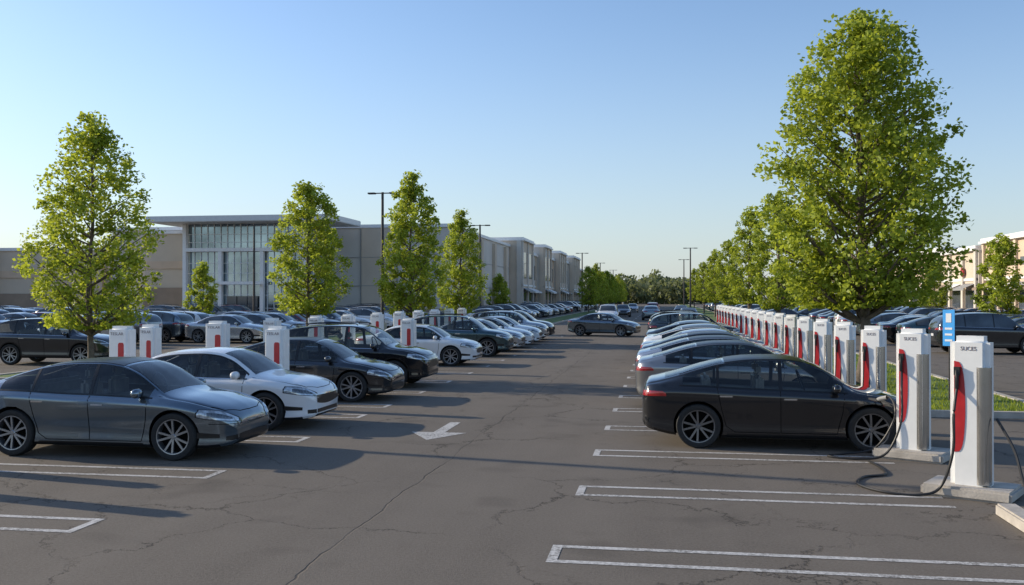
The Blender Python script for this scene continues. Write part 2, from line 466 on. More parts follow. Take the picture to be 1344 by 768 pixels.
    def top_rows(x0, x1, ym, off, nxx=14, ny=16):
        rows = []
        for i in range(nxx+1):
            x = x0+(x1-x0)*i/nxx; m_ = ym(x, i/nxx)
            rows.append([ray((x, -m_+2*m_*j/ny, 3), (0, 0, -1), off) for j in range(ny+1)])
        return rows
    go = .003 if hi else .006
    P_('windshield', gridmesh('windshield', top_rows(K['cowl']*SX, K['roofx']*SX, lambda x, t: WT(x)-.045, go), GL))
    if kind == 'suv':
        rows = []
        for i in range(7):
            z = 1.13+.33*i/6; rows.append([ray((-4, y*(1-.04*i/6), z), (1, 0, 0), .006) for y in np.linspace(-.60, .60, 13)])
        P_('rear_window', gridmesh('rear_window', rows, GL))
        for s in (1, -1):
            v, f = tube([(.25, s*.56, 1.645), (.1, s*.575, 1.69), (-.7, s*.575, 1.695), (-1.5, s*.60, 1.66), (-1.65, s*.60, 1.60)], .014, 6, 5)
            rb = MB(); rb.add(v, f); P_('roof_rail', rb.mesh('roof_rail', ['black_trim'], smooth=True))
            cl = MB()
            for a in ax:
                ri, ro = ra-.002, ra+.035
                rows = []
                for k in range(25):
                    t = math.pi*(-.08+1.16*k/24); rr_ = []
                    for r2 in (ri, ro):
                        p = ray((a+r2*math.cos(t), s*3, wr+.01+r2*math.sin(t)), (0, -s, 0), .007)
                        rr_.append(p)
                    if None in rr_: continue
                    rows.append(rr_)
                addgrid(cl, rows)
            P_('wheel_arch_trim', cl.mesh('wheel_arch_trim', ['black_trim'], smooth=True))
    else:
        P_('rear_window', gridmesh('rear_window', top_rows(K['rwx1']*SX, K['rwx0']*SX, lambda x, t: WT(x)-.06-.05*(1-t), go), GL))
        if kind == 'sedan':
            P_('roof_glass', gridmesh('roof_glass', top_rows((K['rwx0']+.03)*SX, (K['roofx']-.05)*SX, lambda x, t: WT(x)-.04, .005), 'black_trim'))
    def cyl(name, cx, p0, p1, zl, zh, mat, off=.005, nn=12, nz=4):
        rows = []
        for i in range(nn+1):
            t = i/nn; ph = R(p0+(p1-p0)*t); a, b = zl(t), zh(t); r_ = []
            for j in range(nz+1):
                z = a+(b-a)*j/nz
                p = ray((cx+4*math.cos(ph), 4*math.sin(ph), z), (-math.cos(ph), -math.sin(ph), 0), off)
                r_.append(p if p is not None else (rows[-1][j] if rows else Vector((cx, 0, z))))
            rows.append(r_)
        return gridmesh(name, rows, mat)
    dz = {'sedan': 0, 'notch': .05, 'suv': .17}[kind]
    for s in (1, -1):
        hl = lambda t: .555+dz+.06*t+.03*t*t
        hu = lambda t: .60+dz+.115*math.sin(min(1, t*1.4)*math.pi/2)+.03*t-(.05 if t > .97 else 0)
        P_('headlight_bezel', cyl('headlight_bezel', 1.1, s*22.8, s*57, lambda t: hl(t)-.010, lambda t: hu(t)+.010, 'black_trim', .003, int(16*q)))
        i = P_('headlight', cyl('headlight', 1.1, s*24, s*56, hl, hu, 'lamp_clear', .007, int(16*q)))
        if hi: P_('lamp_reflector', cyl('lamp_reflector', 1.1, s*31, s*49, lambda t: hl(.2+.6*t)+.026, lambda t: hu(.2+.6*t)-.036, 'lamp_inner', .009, 10), par=i)
        P_('taillight', cyl('taillight', -1.1, 180-s*16, 180-s*52, lambda t: .80+dz*.9+.02*t, lambda t: .845+dz*.9+.05*math.sin(min(1, t*2)*math.pi/2)-(.03 if t > .95 else 0), 'lamp_red', .006, int(14*q)))
    if grille == 'slim':
        P_('air_intake', cyl('air_intake', 1.0, -33, 33, lambda t: .26+.03*abs(2*t-1), lambda t: .375-.03*abs(2*t-1)**3, 'black_trim', .005, int(16*q)))
        if hi: P_('bumper_line', cyl('bumper_line', 1.0, -44, 44, lambda t: .505+.03*abs(2*t-1), lambda t: .513+.03*abs(2*t-1), 'cavity', .003, 24, 1))
    else:
        P_('grille', cyl('grille', 1.0, -24, 24, lambda t: .40+dz*.8+.05*abs(2*t-1)**2, lambda t: .57+dz, 'black_trim', .006, int(16*q)))
        P_('grille_surround', cyl('grille_surround', 1.0, -25.5, 25.5, lambda t: .565+dz, lambda t: .585+dz, 'chrome', .010, int(16*q), 1))
        P_('air_intake', cyl('air_intake', 1.0, -33, 33, lambda t: .27+dz*.6, lambda t: .34+dz*.6, 'black_trim', .005, int(16*q)))
    for s in (1, -1):
        P_('fog_lamp_recess', cyl('fog_lamp_recess', 1.0, s*37, s*51, lambda t: .33+dz*.7, lambda t: .385+dz*.7+.03*t, 'black_trim', .005, 6))
    P_('rear_bumper_trim', cyl('rear_bumper_trim', -1.0, 150, 210, lambda t: .29+dz*.5+.03*abs(2*t-1), lambda t: .40+dz*.5, 'black_trim', .006, int(16*q)))
    b_ = MB(); b_.box(-h-.012, -.16, .60+dz*.6, -h+.05, .16, .70+dz*.6); P_('license_plate', b_.mesh('license_plate', ['plate']))
    def seam(name, lines, wd=.005, s=1, top=False):
        b_ = MB()
        for ln in lines:
            for (xa, za), (xb, zb_) in zip(ln[:-1], ln[1:]):
                L = math.hypot(xb-xa, zb_-za); px, pz = -(zb_-za)/L*wd, (xb-xa)/L*wd
                k = max(1, int(L/.06)); prev = None
                for i in range(k+1):
                    x = xa+(xb-xa)*i/k; z = za+(zb_-za)*i/k
                    if top: p1 = ray((x+px, z+pz, 3), (0, 0, -1), .003); p2 = ray((x-px, z-pz, 3), (0, 0, -1), .003)
                    else: p1 = ray((x+px, s*3, z+pz), (0, -s, 0), .003); p2 = ray((x-px, s*3, z-pz), (0, -s, 0), .003)
                    if p1 is None or p2 is None: prev = None; continue
                    if prev: b_.add([prev[0], prev[1], p2, p1], [(0, 1, 2, 3)])
                    prev = (p1, p2)
        return b_.mesh(name, ['cavity'])
    z0 = K['zb'][8]+.10
    if hi:
        ln1 = [(.93, zlo(.93)-.02), (.90, .60), (.82, z0), (-.02, z0), (-.03, zlo(0)-.02)]
        ln2 = [(-.03, z0), (-.72, z0), (-.86, .36+dz*.3), (-.93, .62+dz*.5), (-1.0, zlo(-1)-.02)]
        P_('hood_gap', seam('hood_gap', [[(1.06, .80), (1.45, .77), (1.80, .70), (2.0, .60)], ], top=True))
        P_('hood_gap', seam('hood_gap', [[(1.06, -.80), (1.45, -.77), (1.80, -.70), (2.0, -.60)], ], top=True))
        P_('hood_gap', seam('hood_gap', [[(2.0, -.60), (2.10, -.30), (2.115, 0), (2.10, .30), (2.0, .60)]], .004, top=True))
        for s in (1, -1):
            P_('door_gap', seam('door_gap', [ln1], s=s)); P_('door_gap', seam('door_gap', [ln2], s=s))
            P_('sill_strip', gridmesh('sill_strip', side_rows(-.85, .85, lambda x: ZB(x)+.035, lambda x: ZB(x)+.075, s, .006, 20, 2), 'black_trim'))
            for hx in (.12, -.86):
                zc = ZS(hx)-.115
                p = ray((hx, s*3, zc), (0, -s, 0), 0)
                hb = MB(); hb.box(-.10, -.012, -.012, .10, .014, .012)
                P_('door_handle', hb.mesh('door_handle', ['chrome'], bevel=.006), (hx, p.y, zc))
            dzz = ZS(0)-.92
            sb = MB(); sb.box(-.10, -.24, .78+dzz, .03, .24, 1.13+dzz); P_('seat', sb.mesh('seat', ['seat'], bevel=.05), (-.28, s*.36, 0))
            sb = MB(); sb.box(-.05, -.13, 1.15+dzz, .03, .13, 1.31+dzz); P_('headrest', sb.mesh('headrest', ['seat'], bevel=.035), (-.32, s*.36, 0))
        sb = MB(); sb.box(-.09, -.60, .80+dzz, .05, .60, 1.10+dzz); P_('rear_seat', sb.mesh('rear_seat', ['seat'], bevel=.05), (-1.14, 0, 0))
        sw = MB(); v, f = tube([(0, .18*math.cos(t), .18*math.sin(t)) for t in np.linspace(0, 2*math.pi, 17)], .014, 6, 2)
        v = [(p[0]-p[2]*.35, p[1], p[2]) for p in v]; sw.add(v, f); P_('steering_wheel', sw.mesh('steering_wheel', ['black_trim'], smooth=True), (.42, .36, 1.00+dzz))
    mm = MB()
    mm.lathe([(0, -.10), (.05, -.098), (.072, -.07), (.075, 0), (.07, .06), (.045, .095), (0, .10)], 16 if hi else 8, 'y', mi=0)
    mm.v = [(v[0]*.9, v[1]*1.05, v[2]*.95+.02) for v in mm.v]
    mir = mm.mesh('mirror', [PAINT['white']], smooth=True, angle=60)
    st = MB()
    st.box(-.035, -.11, -.035, .035, .03, -.01); stm = st.mesh('mirror_arm', ['black_trim'], bevel=.008)
    for s in (1, -1):
        mx = .80; my = W(mx)*.97
        i = P_('mirror', mir, (mx, s*(my+.075), ZS(mx)+.07), 0 if s > 0 else math.pi)
        P_('mirror_arm', stm, (0, 0, 0), 0, i)
    nw = 44 if hi else 18
    ty = MB(); k = wr/.34
    ty.lathe([(.245*k, -.09), (.28*k, -.11), (.325*k, -.105), (.338*k, -.085), (.34*k, -.03), (.34*k, .03), (.338*k, .085), (.325*k, .105), (.28*k, .112), (.252*k, .098), (.245*k, .08)], nw, 'y')
    tym = ty.mesh('tyre', ['tyre'], smooth=True)
    rm = MB()
    rm.lathe([(.248*k, .085), (.252*k, .10), (.238*k, .098), (.230*k, .07), (.225*k, -.05)], nw, 'y', mi=0)
    rm.lathe([(0, .0), (.226*k, -.005)], nw, 'y', mi=1)
    rm.lathe([(0, .082), (.03*k, .082), (.042*k, .07), (.05*k, .02)], 16, 'y', mi=0)
    for i in range(5):
        for dd in (-.20, .20):
            a = 2*math.pi*i/5; a1 = a+dd*.75; a2 = a+dd*1.25
            ca, sa = math.cos(a1), math.sin(a1); cb_, sb = math.cos(a2), math.sin(a2)
            r0, r1 = .03*k, .237*k; w0, w1 = .015, .015
            vs = []
            for (r_, c_, s_, w_, yf) in ((r0, ca, sa, w0, .074), (r1, cb_, sb, w1, .086)):
                for sg in (-1, 1):
                    for y_ in (yf, yf-.035): vs.append((r_*c_-sg*w_*s_, y_, r_*s_+sg*w_*c_))
            rm.add(vs, [(0, 1, 3, 2), (4, 6, 7, 5), (0, 4, 5, 1), (2, 3, 7, 6), (0, 2, 6, 4), (1, 5, 7, 3)], 0)
    rmm = rm.mesh('rim', [rim, 'cavity'])
    for a in ax:
        for s in (1, -1):
            i = P_('wheel', None, (a, s*.80, wr), 0 if s > 0 else math.pi)
            P_('tyre', tym, par=i); P_('rim', rmm, par=i)
    return parts

_mc = {}
def painted(me, pt):
    if not any(m.name.startswith('paint_') for m in me.materials): return me
    key = (me.name, pt)
    if key not in _mc:
        c = me.copy()
        for i, m in enumerate(c.materials):
            if m.name.startswith('paint_'): c.materials[i] = PAINT[pt]
        _mc[key] = c
    return _mc[key]

def place_car(tpl, name, loc, rz, pt, label, cat, group=None, scale=1.):
    root = empty(name, loc, rz, scale); objs = []
    for (n, me, l, r_, par) in tpl:
        if me is None:
            o = bpy.data.objects.new(n, None); o.empty_display_size = .1
        else: o = bpy.data.objects.new(n, painted(me, pt))
        COL.objects.link(o); o.location = l; o.rotation_euler = (0, 0, r_)
        o.parent = root if par < 0 else objs[par]; objs.append(o)
    return tag(root, label, cat, group)

def join_tpl(parts, name):
    vs = []; fs = []; ms = []; mats = []; mts = []
    for (n, me, l, r_, par) in parts:
        m = Matrix.Translation(l) @ Matrix.Rotation(r_, 4, 'Z')
        if par >= 0:
            pm = mts[par]; m = pm @ m
        mts.append(m)
        if me is None: continue
        o = len(vs); vs.extend([tuple(m @ v.co) for v in me.vertices])
        idx = []
        for mt in me.materials:
            if mt not in mats: mats.append(mt)
            idx.append(mats.index(mt))
        for p in me.polygons: fs.append(tuple(i+o for i in p.vertices)); ms.append(idx[p.material_index])
    me = bpy.data.meshes.new(name); me.from_pydata(vs, [], fs)
    for m in mats: me.materials.append(m)
    me.polygons.foreach_set('material_index', ms); sm(me, 35)
    return me

T_sedan = car_template('sedan'); T_sedan_d = car_template('sedan', rim='rim_dark')
T_notch = car_template('notch', grille='big'); T_suv = car_template('suv', grille='big')
FAR = {k: join_tpl(car_template(k, 36, 2, 'big' if k != 'sedan' else 'slim'), 'car_'+k) for k in KINDS}

COLNAME = {'slate': 'blue grey', 'black': 'black', 'white': 'white', 'graphite': 'dark grey', 'silver': 'silver', 'navy': 'navy blue', 'red': 'dark red', 'pewter': 'grey', 'teal': 'dark teal', 'beige': 'beige'}
KN = {'sedan': 'fastback sedan', 'notch': 'sedan', 'suv': 'suv'}
CT = {'sedan': 'car', 'notch': 'car', 'suv': 'suv'}

left = [(13.8, T_sedan, 'sedan', 'slate', -8.42), (16.95, T_notch, 'notch', 'white', -8.38), (21.6, T_sedan, 'sedan', 'graphite', -8.35), (24.9, T_suv, 'suv', 'black', -8.3),
        (32.9, T_notch, 'notch', 'white', -8.6), (38.2, T_suv, 'suv', 'teal', -8.3), (41.6, T_notch, 'notch', 'silver', -8.3), (44.6, T_sedan, 'sedan', 'white', -8.3), (47.6, T_notch, 'notch', 'white', -8.3), (50.6, T_suv, 'suv', 'silver', -8.3), (53.4, T_suv, 'suv', 'black', -8.3)]
for y, tp, kn, c, x in left:
    place_car(tp, 'parked_car', (x, y, 0), R(random.uniform(-1, 1)), c, f'{COLNAME[c]} {KN[kn]} parked with its nose to the aisle', CT[kn], 'cars parked in the charging rows')
right = [(16.15, T_sedan_d, 'sedan', 'black', 1.86), (21.4, T_sedan, 'sedan', 'pewter', 1.6), (24.2, T_sedan_d, 'sedan', 'silver', 1.5), (26.9, T_sedan, 'sedan', 'graphite', 1.55), (29.6, T_notch, 'notch', 'silver', 1.5),
         (32.3, T_sedan, 'sedan', 'white', 1.5), (35.0, T_notch, 'notch', 'pewter', 1.55), (37.7, T_sedan, 'sedan', 'black', 1.5), (40.4, T_notch, 'notch', 'slate', 1.5), (45.8, T_suv, 'suv', 'graphite', 1.5), (51.2, T_suv, 'suv', 'black', 1.4)]
for y, tp, kn, c, x in right:
    place_car(tp, 'parked_car', (x, y, 0), R(random.uniform(-1, 1)), c, f'{COLNAME[c]} {KN[kn]} charging, nose towards the chargers', CT[kn], 'cars parked in the charging rows')
place_car(T_notch, 'driving_car', (-3.6, 58.8, 0), R(-14), 'slate', 'blue grey sedan crossing the end of the aisle', 'car')
place_car(T_suv, 'parked_car', (-21.6, 31.2, 0), R(4), 'graphite', 'dark grey suv parked near a tree', 'suv')

cols = ['white', 'silver', 'pewter', 'silver', 'graphite', 'slate', 'navy', 'red', 'teal', 'white', 'black', 'slate', 'pewter', 'silver', 'beige', 'white']
dcols = ['graphite', 'slate', 'black', 'navy', 'pewter', 'silver', 'teal', 'graphite', 'white']
def far_car(x, y, rz, group, kn=None, c=None, name='parked_car'):
    kn = kn or random.choice(['sedan', 'notch', 'suv', 'suv', 'notch']); c = c or random.choice(cols)
    o = obj(name, painted(FAR[kn], c), None, (x, y, 0), (0, 0, rz+R(random.uniform(-2, 2))))
    s = random.uniform(.97, 1.05); o.scale = (s, s, s*random.uniform(.98, 1.04))
    st = 'parked in the shopping centre lot' if name == 'parked_car' else 'driving along the far road'
    tag(o, f'{COLNAME[c]} {KN[kn]} {st}', CT[kn], group)
for (x, y0, y1, rz) in [(-22.5, 47, 84, 0), (-27.5, 41.5, 84, math.pi), (-39, 44, 84, 0), (-44, 44, 82, math.pi), (-56, 52, 82, 0), (-61, 52, 82, math.pi), (-73, 62, 82, 0)]:
    y = y0
    while y < y1:
        if random.random() < .86: far_car(x+random.uniform(-.3, .3), y, rz, 'cars in the mall parking lot')
        y += 2.8
for (x, y0, y1, rz) in [(13.5, 43, 96, 0), (18.5, 43, 96, math.pi), (26, 62, 98, math.pi)]:
    y = y0
    while y < y1:
        if random.random() < .85: far_car(x+random.uniform(-.3, .3), y, rz, 'cars in the side parking lot', random.choice(['sedan', 'notch', 'notch', 'suv']), random.choice(dcols))
        y += 2.8
for (x, y0, y1, st, pr_) in [(-15.5, 70, 200, 3.4, .5), (9.8, 75, 190, 4.5, .7)]:
    y = y0
    while y < y1:
        if random.random() < pr_: far_car(x+random.uniform(-.3, .3), y, 0, 'cars parked along the far road')
        y += st
for x, y, rz, c in [(-4.8, 84, -90, 'white'), (-1.2, 100, 90, 'slate'), (-4.8, 116, -90, 'black'), (-1.4, 132, 90, 'red'), (-4.7, 150, -90, 'silver'), (2.2, 84, 90, 'silver'), (2.2, 115, 90, 'graphite'), (-7.2, 130, -90, 'white')]:
    far_car(x, y, R(rz), 'cars driving on the far road', None, c, 'driving_car')

# ------------------------------------------------------------------ ground, road, markings
b_ = MB(); b_.add([(-4000, -400, -.012), (4000, -400, -.012), (4000, 6000, -.012), (-4000, 6000, -.012)], [(0, 1, 2, 3)])
structure(obj('ground', b_.mesh('ground', ['earth'])), 'open dry grass ground reaching the horizon', 'ground')
b_ = MB(); b_.add([(-140, -30, 0), (90, -30, 0), (90, 330, 0), (-140, 330, 0)], [(0, 1, 2, 3)])
structure(obj('parking_lot', b_.mesh('parking_lot', ['asphalt'])), 'worn cracked asphalt parking lot surface', 'pavement')
b_ = MB(); b_.add([(-8.4, 330, 0), (4.4, 330, 0), (4.4, 1500, 0), (-8.4, 1500, 0)], [(0, 1, 2, 3)])
structure(obj('road', b_.mesh('road', ['asphalt'])), 'straight asphalt road running into the distance', 'road')
mk = MB()
def q4(x0, y0, x1, y1): mk.add([(x0, y0, .004), (x1, y0, .004), (x1, y1, .004), (x0, y1, .004)], [(0, 1, 2, 3)])
def hair(xe, xo, y, gap=.42, w=.095):
    s = 1 if xo > xe else -1
    q4(min(xe, xo), y-gap/2-w, max(xe, xo), y-gap/2); q4(min(xe, xo), y+gap/2, max(xe, xo), y+gap/2+w)
    q4(min(xe, xe+s*w), y-gap/2, max(xe, xe+s*w), y+gap/2)
ys = [3.0, 5.9, 8.8, 11.72, 14.6, 17.4, 20.2]
while ys[-1] < 56: ys.append(ys[-1]+2.72)
for y in ys: hair(-1.05, 3.3, y)
ys = [3.4, 6.2, 9.1, 12.0, 15.15, 18.3, 20.1]
while ys[-1] < 55: ys.append(ys[-1]+3.05)
for y in ys: hair(-5.95, -10.6, y)
for x in (-25, -41.5, -58.5, 16):
    y = 44
    while y < 84: q4(x-5, y-.05, x+5, y+.05); y += 2.8
mk.add([(-4.02, 16.35, .004), (-3.82, 16.35, .004), (-3.82, 17.7, .004), (-4.02, 17.7, .004)], [(0, 1, 2, 3)])
mk.add([(-4.42, 16.35, .004), (-3.92, 15.45, .004), (-3.42, 16.35, .004)], [(0, 1, 2)])
y = 70
while y < 320: q4(-3.05, y, -2.93, y+3); y += 9
structure(obj('road_markings', mk.mesh('road_markings', ['line'])), 'worn white painted stall lines and arrow', 'road markings')

def island(x0, y0, x1, y1, label):
    b_ = MB(); k = .16; h = .13
    b_.box(x0, y0, -.01, x1, y0+k, h); b_.box(x0, y1-k, -.01, x1, y1, h)
    b_.box(x0, y0+k, -.01, x0+k, y1-k, h); b_.box(x1-k, y0+k, -.01, x1, y1-k, h)
    b_.box(x0+k, y0+k, -.01, x1-k, y1-k, h-.03, 1)
    structure(obj('kerbed_island', b_.mesh('kerbed_island', ['concrete', 'grass'])), label, 'traffic island')
island(4.7, 20.0, 7.9, 300, 'long grass island with concrete kerb behind the chargers')
island(-12.2, 64, -9.4, 300, 'grass median with concrete kerb and young trees')
island(-19.4, 24, -16.6, 62, 'grass island with concrete kerb between parking rows')
island(-14.2, 56.5, -9.0, 61.0, 'kerbed grass end island beside the aisle')
island(-37.3, 68, -34.7, 84, 'grass island with a small tree')
island(20.0, 55, 22.4, 100, 'grass island in the side parking lot')
b_ = MB(); b_.box(3.62, 3.0, -.01, 3.84, 11.15, .13)
structure(obj('kerb', b_.mesh('kerb', ['concrete'], bevel=.02)), 'concrete kerb ending beside the first charger', 'kerb')

N = 12000
X = rng.uniform(4.9, 7.7, N); Y = 20.2+rng.random(N)**1.5*40
ang = rng.uniform(0, 6.28, N); hh = rng.uniform(.03, .10, N); w = rng.uniform(.006, .02, N)
lx = rng.normal(0, .03, N); ly = rng.normal(0, .03, N)
V = np.zeros((N, 3, 3)); V[:, 0] = np.c_[X-np.cos(ang)*w, Y-np.sin(ang)*w, np.full(N, .095)]; V[:, 1] = np.c_[X+np.cos(ang)*w, Y+np.sin(ang)*w, np.full(N, .095)]
V[:, 2] = np.c_[X+lx, Y+ly, .1+hh]
me = bpy.data.meshes.new('grass_blades'); me.from_pydata(V.reshape(-1, 3).tolist(), [], [(3*i, 3*i+1, 3*i+2) for i in range(N)])
at = me.attributes.new('tint', 'FLOAT', 'POINT'); at.data.foreach_set('value', np.repeat(rng.random(N)*.5, 3).astype(np.float32))
me.materials.append(M['leaf_a']); o = obj('grass', me); tag(o, 'short green grass blades on the island', 'grass'); o['kind'] = 'stuff'

# ------------------------------------------------------------------ chargers
def charger_parts():
    out = {}
    p = MB(); p.box(-.54, -.36, 0, .54, .36, .14); out['pad'] = p.mesh('concrete_base', ['concrete'], bevel=.03)
    p = MB(); p.box(-.24, -.16, .14, .24, .16, 1.93); me = p.mesh('housing', ['charger_white'])
    bm = bmesh.new(); bm.from_mesh(me)
    ed = [e for e in bm.edges if abs((e.verts[0].co-e.verts[1].co).z) > .1 or all(v.co.z > 1.9 for v in e.verts)]
    bmesh.ops.bevel(bm, geom=ed, offset=.075, segments=7, affect='EDGES'); bm.to_mesh(me); bm.free(); sm(me, 40); out['body'] = me
    pts = []
    for i in range(17):
        a = math.pi/2-math.pi*i/16
        pts.append((-.172+.135*max(0, math.cos(a))**.5, 1.08+.55*math.sin(a)))
    def panel(pts, yf, yb, nm, mt):
        n = len(pts); p = MB()
        p.add([(x, yf, z) for x, z in pts]+[(x, yb, z) for x, z in pts], [tuple(range(n)), tuple(reversed(range(n, 2*n)))]+[(i, (i+1) % n, n+(i+1) % n, n+i) for i in range(n)])
        return p.mesh(nm, [mt])
    out['bay'] = panel(pts, -.167, -.15, 'cable_bay', 'charger_red')
    pl = []
    for cx_, cz_, a0 in ((.125, 1.50, 0), (.065, 1.50, 90), (.065, .50, 180), (.125, .50, 270)):
        for k in range(6):
            a = R(a0+90*k/5); pl.append((cx_+.035*math.cos(a), cz_+.06*math.sin(a)))
    out['bayL'] = panel(pl, -.166, -.15, 'cable_bay', 'charger_red')
    p = MB(); pts = []
    for i in range(19):
        a = -math.pi*.78+math.pi*1.18*i/18
        pts.append((.155+.10*math.cos(a), -.075+.105*math.sin(a)))
    n = len(pts); vs = [(x, y, .16) for x, y in pts]+[(x, y, 1.56) for x, y in pts]
    p.add(vs, [(i, i+1, n+i+1, n+i) for i in range(n-1)]+[tuple(range(n, 2*n))]); out['steel'] = p.mesh('side_panel', ['charger_steel'], smooth=True, angle=50)
    p = MB(); v, f = tube([(-.13, -.19, 1.52), (-.13, -.20, 1.42), (-.135, -.19, 1.30)], .026, 8, 3); p.add(v, f); p.box(-.165, -.21, 1.46, -.095, -.165, 1.56); out['plug'] = p.mesh('connector', ['rubber'], smooth=True)
    v, f = tube([(-.135, -.19, 1.30), (-.14, -.23, .95), (-.15, -.25, .55), (-.09, -.24, .30), (-.02, -.21, .45), (-.03, -.19, .80), (-.04, -.15, 1.0)], .013, 7, 6)
    p = MB(); p.add(v, f); out['cable'] = p.mesh('charging_cable', ['rubber'], smooth=True)
    out['textA'] = text_mesh('SUCES', .068, 'text_grey'); out['textB'] = text_mesh('TESLAR', .092, 'text_grey')
    return out
CP = charger_parts()
def place_charger(x, y, rz, label, cable=True, sc=(.90, 1, 1)):
    r_ = empty('charging_station', (x, y, 0), R(rz), sc)
    obj('concrete_base', CP['pad'], r_); obj('housing', CP['body'], r_); obj('cable_bay', CP['bay'], r_); obj('side_panel', CP['steel'], r_)
    obj('connector', CP['plug'], r_)
    if cable: obj('charging_cable', CP['cable'], r_)
    obj('lettering', CP['textA'], r_, (0, -.1625, 1.78), (R(90), 0, 0))
    tag(r_, label, 'ev charger', 'charging stations in a row'); return r_
def place_chargerL(x, y, rz, label, sc=(1., 1., .93)):
    r_ = empty('charging_station', (x, y, 0), R(rz), sc)
    obj('concrete_base', CP['pad'], r_); obj('housing', CP['body'], r_); obj('cable_bay', CP['bayL'], r_)
    obj('lettering', CP['textB'], r_, (-.0, -.1625, 1.755), (R(90), 0, 0))
    tag(r_, label, 'ev charger', 'charging stations in a row'); return r_
for k in range(20):
    place_charger(3.70, 12.2+2.7*k, -30, 'white charging station with red cable bay on concrete base', k != 0 and k != 1, (.93, 1, 1) if k < 2 else (.84, .85, .98))
LBL = 'white charging station with tall red panel'
place_chargerL(-11.2, 18.3, -12, LBL+' added unseen for its shadow', (1.15, 1., .93))
place_chargerL(-11.2, 19.4, -12, LBL+' added unseen for its shadow', (.95, 1., .93))
place_chargerL(-11.2, 22.6, -12, LBL+' added unseen for its shadow', (1.3, 1., .93))
place_chargerL(-8.2, 19.3, -12, LBL+' between two cars', (1.05, 1., .92))
place_chargerL(-8.0, 29.2, -12, LBL+' in an empty bay', (1.0, 1., .90))
for y in (26.0, 29.5, 32.7, 36.2, 39.4, 42.6, 45.8, 49.0, 52.2):
    place_chargerL(-11.2, y, -12, LBL+' added unseen for its shadow', (1.05, 1., .93))
place_chargerL(-9.9, 10.6, -12, LBL+' added unseen for its shadow'); place_chargerL(-11.0, 12.0, -12, LBL+' added unseen for its shadow')  # both chargers stand out of view, added to cast shadows into the foreground

def cable(pts, label):
    v, f = tube(pts, .017, 8, 8); p = MB(); p.add(v, f)
    tag(obj('charging_cable', p.mesh('charging_cable', ['rubber'], smooth=True)), label, 'cable')
cable([(3.50, 12.10, 1.30), (3.43, 11.98, 1.0), (3.41, 11.95, .55), (3.28, 12.0, .12), (3.02, 12.0, .02), (2.66, 12.15, .018), (2.46, 12.6, .018), (2.62, 13.1, .018), (2.95, 13.35, .018), (3.0, 13.9, .018), (2.95, 14.4, .02)], 'black charging cable looping on the asphalt from first charger')
cable([(3.51, 14.80, 1.30), (3.46, 14.6, 1.05), (3.42, 14.5, .55), (3.2, 14.5, .10), (2.8, 14.55, .02), (2.45, 14.75, .018), (2.7, 14.98, .02), (3.15, 14.88, .14), (3.42, 14.85, .60), (3.40, 15.05, .88), (3.25, 15.30, .80)], 'black charging cable plugged into the black car')
b_ = MB(); v, f = tube([(3.37, 15.10, .875), (3.30, 15.20, .845), (3.25, 15.31, .80)], .032, 10, 4); b_.add(v, f)
tag(obj('charging_plug', b_.mesh('charging_plug', ['trim_grey'], smooth=True)), 'grey charging plug in the flank of the black car', 'plug')
cable([(3.92, 12.0, .95), (4.02, 11.72, .62), (4.06, 11.5, .25), (4.2, 11.3, .03), (4.7, 11.1, .018), (5.6, 11.0, .018)], 'black charging cable hanging behind the first charger')

# ------------------------------------------------------------------ blue sign
s_ = empty('parking_sign', (6.27, 22.2, .1)); b_ = MB(); b_.lathe([(0, 0), (.022, 0), (.022, 2.0), (0, 2.0)], 10); obj('post', b_.mesh('post', ['pole'], smooth=True), s_)
SR = (0, 0, R(-40))
b_ = MB(); b_.box(-.13, -.04, 1.22, .13, -.028, 2.02); obj('panel', b_.mesh('panel', ['blue']), s_, rot=SR)
b_ = MB(); b_.box(-.06, -.046, 1.74, .06, -.041, 1.94); obj('pictogram', b_.mesh('pictogram', ['sign_white']), s_, rot=SR)
for z in (1.32, 1.45, 1.58):
    b_ = MB(); b_.box(-.08, -.046, z, .08, -.041, z+.045); obj('text_bar', b_.mesh('text_bar', ['sign_white']), s_, rot=SR)
tag(s_, 'blue information sign on a thin post on the grass', 'sign')

# ------------------------------------------------------------------ lamp posts
def lamp_parts(h):
    a = MB(); a.lathe([(0, 0), (.28, 0), (.28, .7), (.26, .74), (0, .74)], 20)
    b = MB(); b.lathe([(0, .72), (.13, .72), (.12, 1.2), (.085, h), (0, h)], 12)
    b.box(-.62, -.035, h-.10, .62, .035, h-.03)
    c = MB(); c.box(-.25, -.18, h-.12, .25, .18, h-.02)
    return a.mesh('base', ['concrete'], smooth=True), b.mesh('pole', ['pole'], smooth=True), c.mesh('lamp_head', ['pole'], bevel=.02)
LP = lamp_parts(9.3)
for x, y, rz in [(-18.2, 60.0, 0), (-17.2, 88.4, 0), (-38, 84, 0), (-12.4, 147, 0), (-12.4, 190, 0), (3.8, 134, 0), (3.8, 175, 0), (-12.4, 240, 0), (-19.5, 17.0, 0), (21.2, 120, 0), (-12.4, 300, 0)]:
    r_ = empty('street_lamp', (x, y, .0), R(rz))
    obj('base', LP[0], r_); obj('pole', LP[1], r_); obj('lamp_head', LP[2], r_, (-.73, 0, 0)); obj('lamp_head', LP[2], r_, (.73, 0, 0))
    tag(r_, 'tall dark parking lot lamp post with two heads', 'street lamp', 'parking lot lamps')

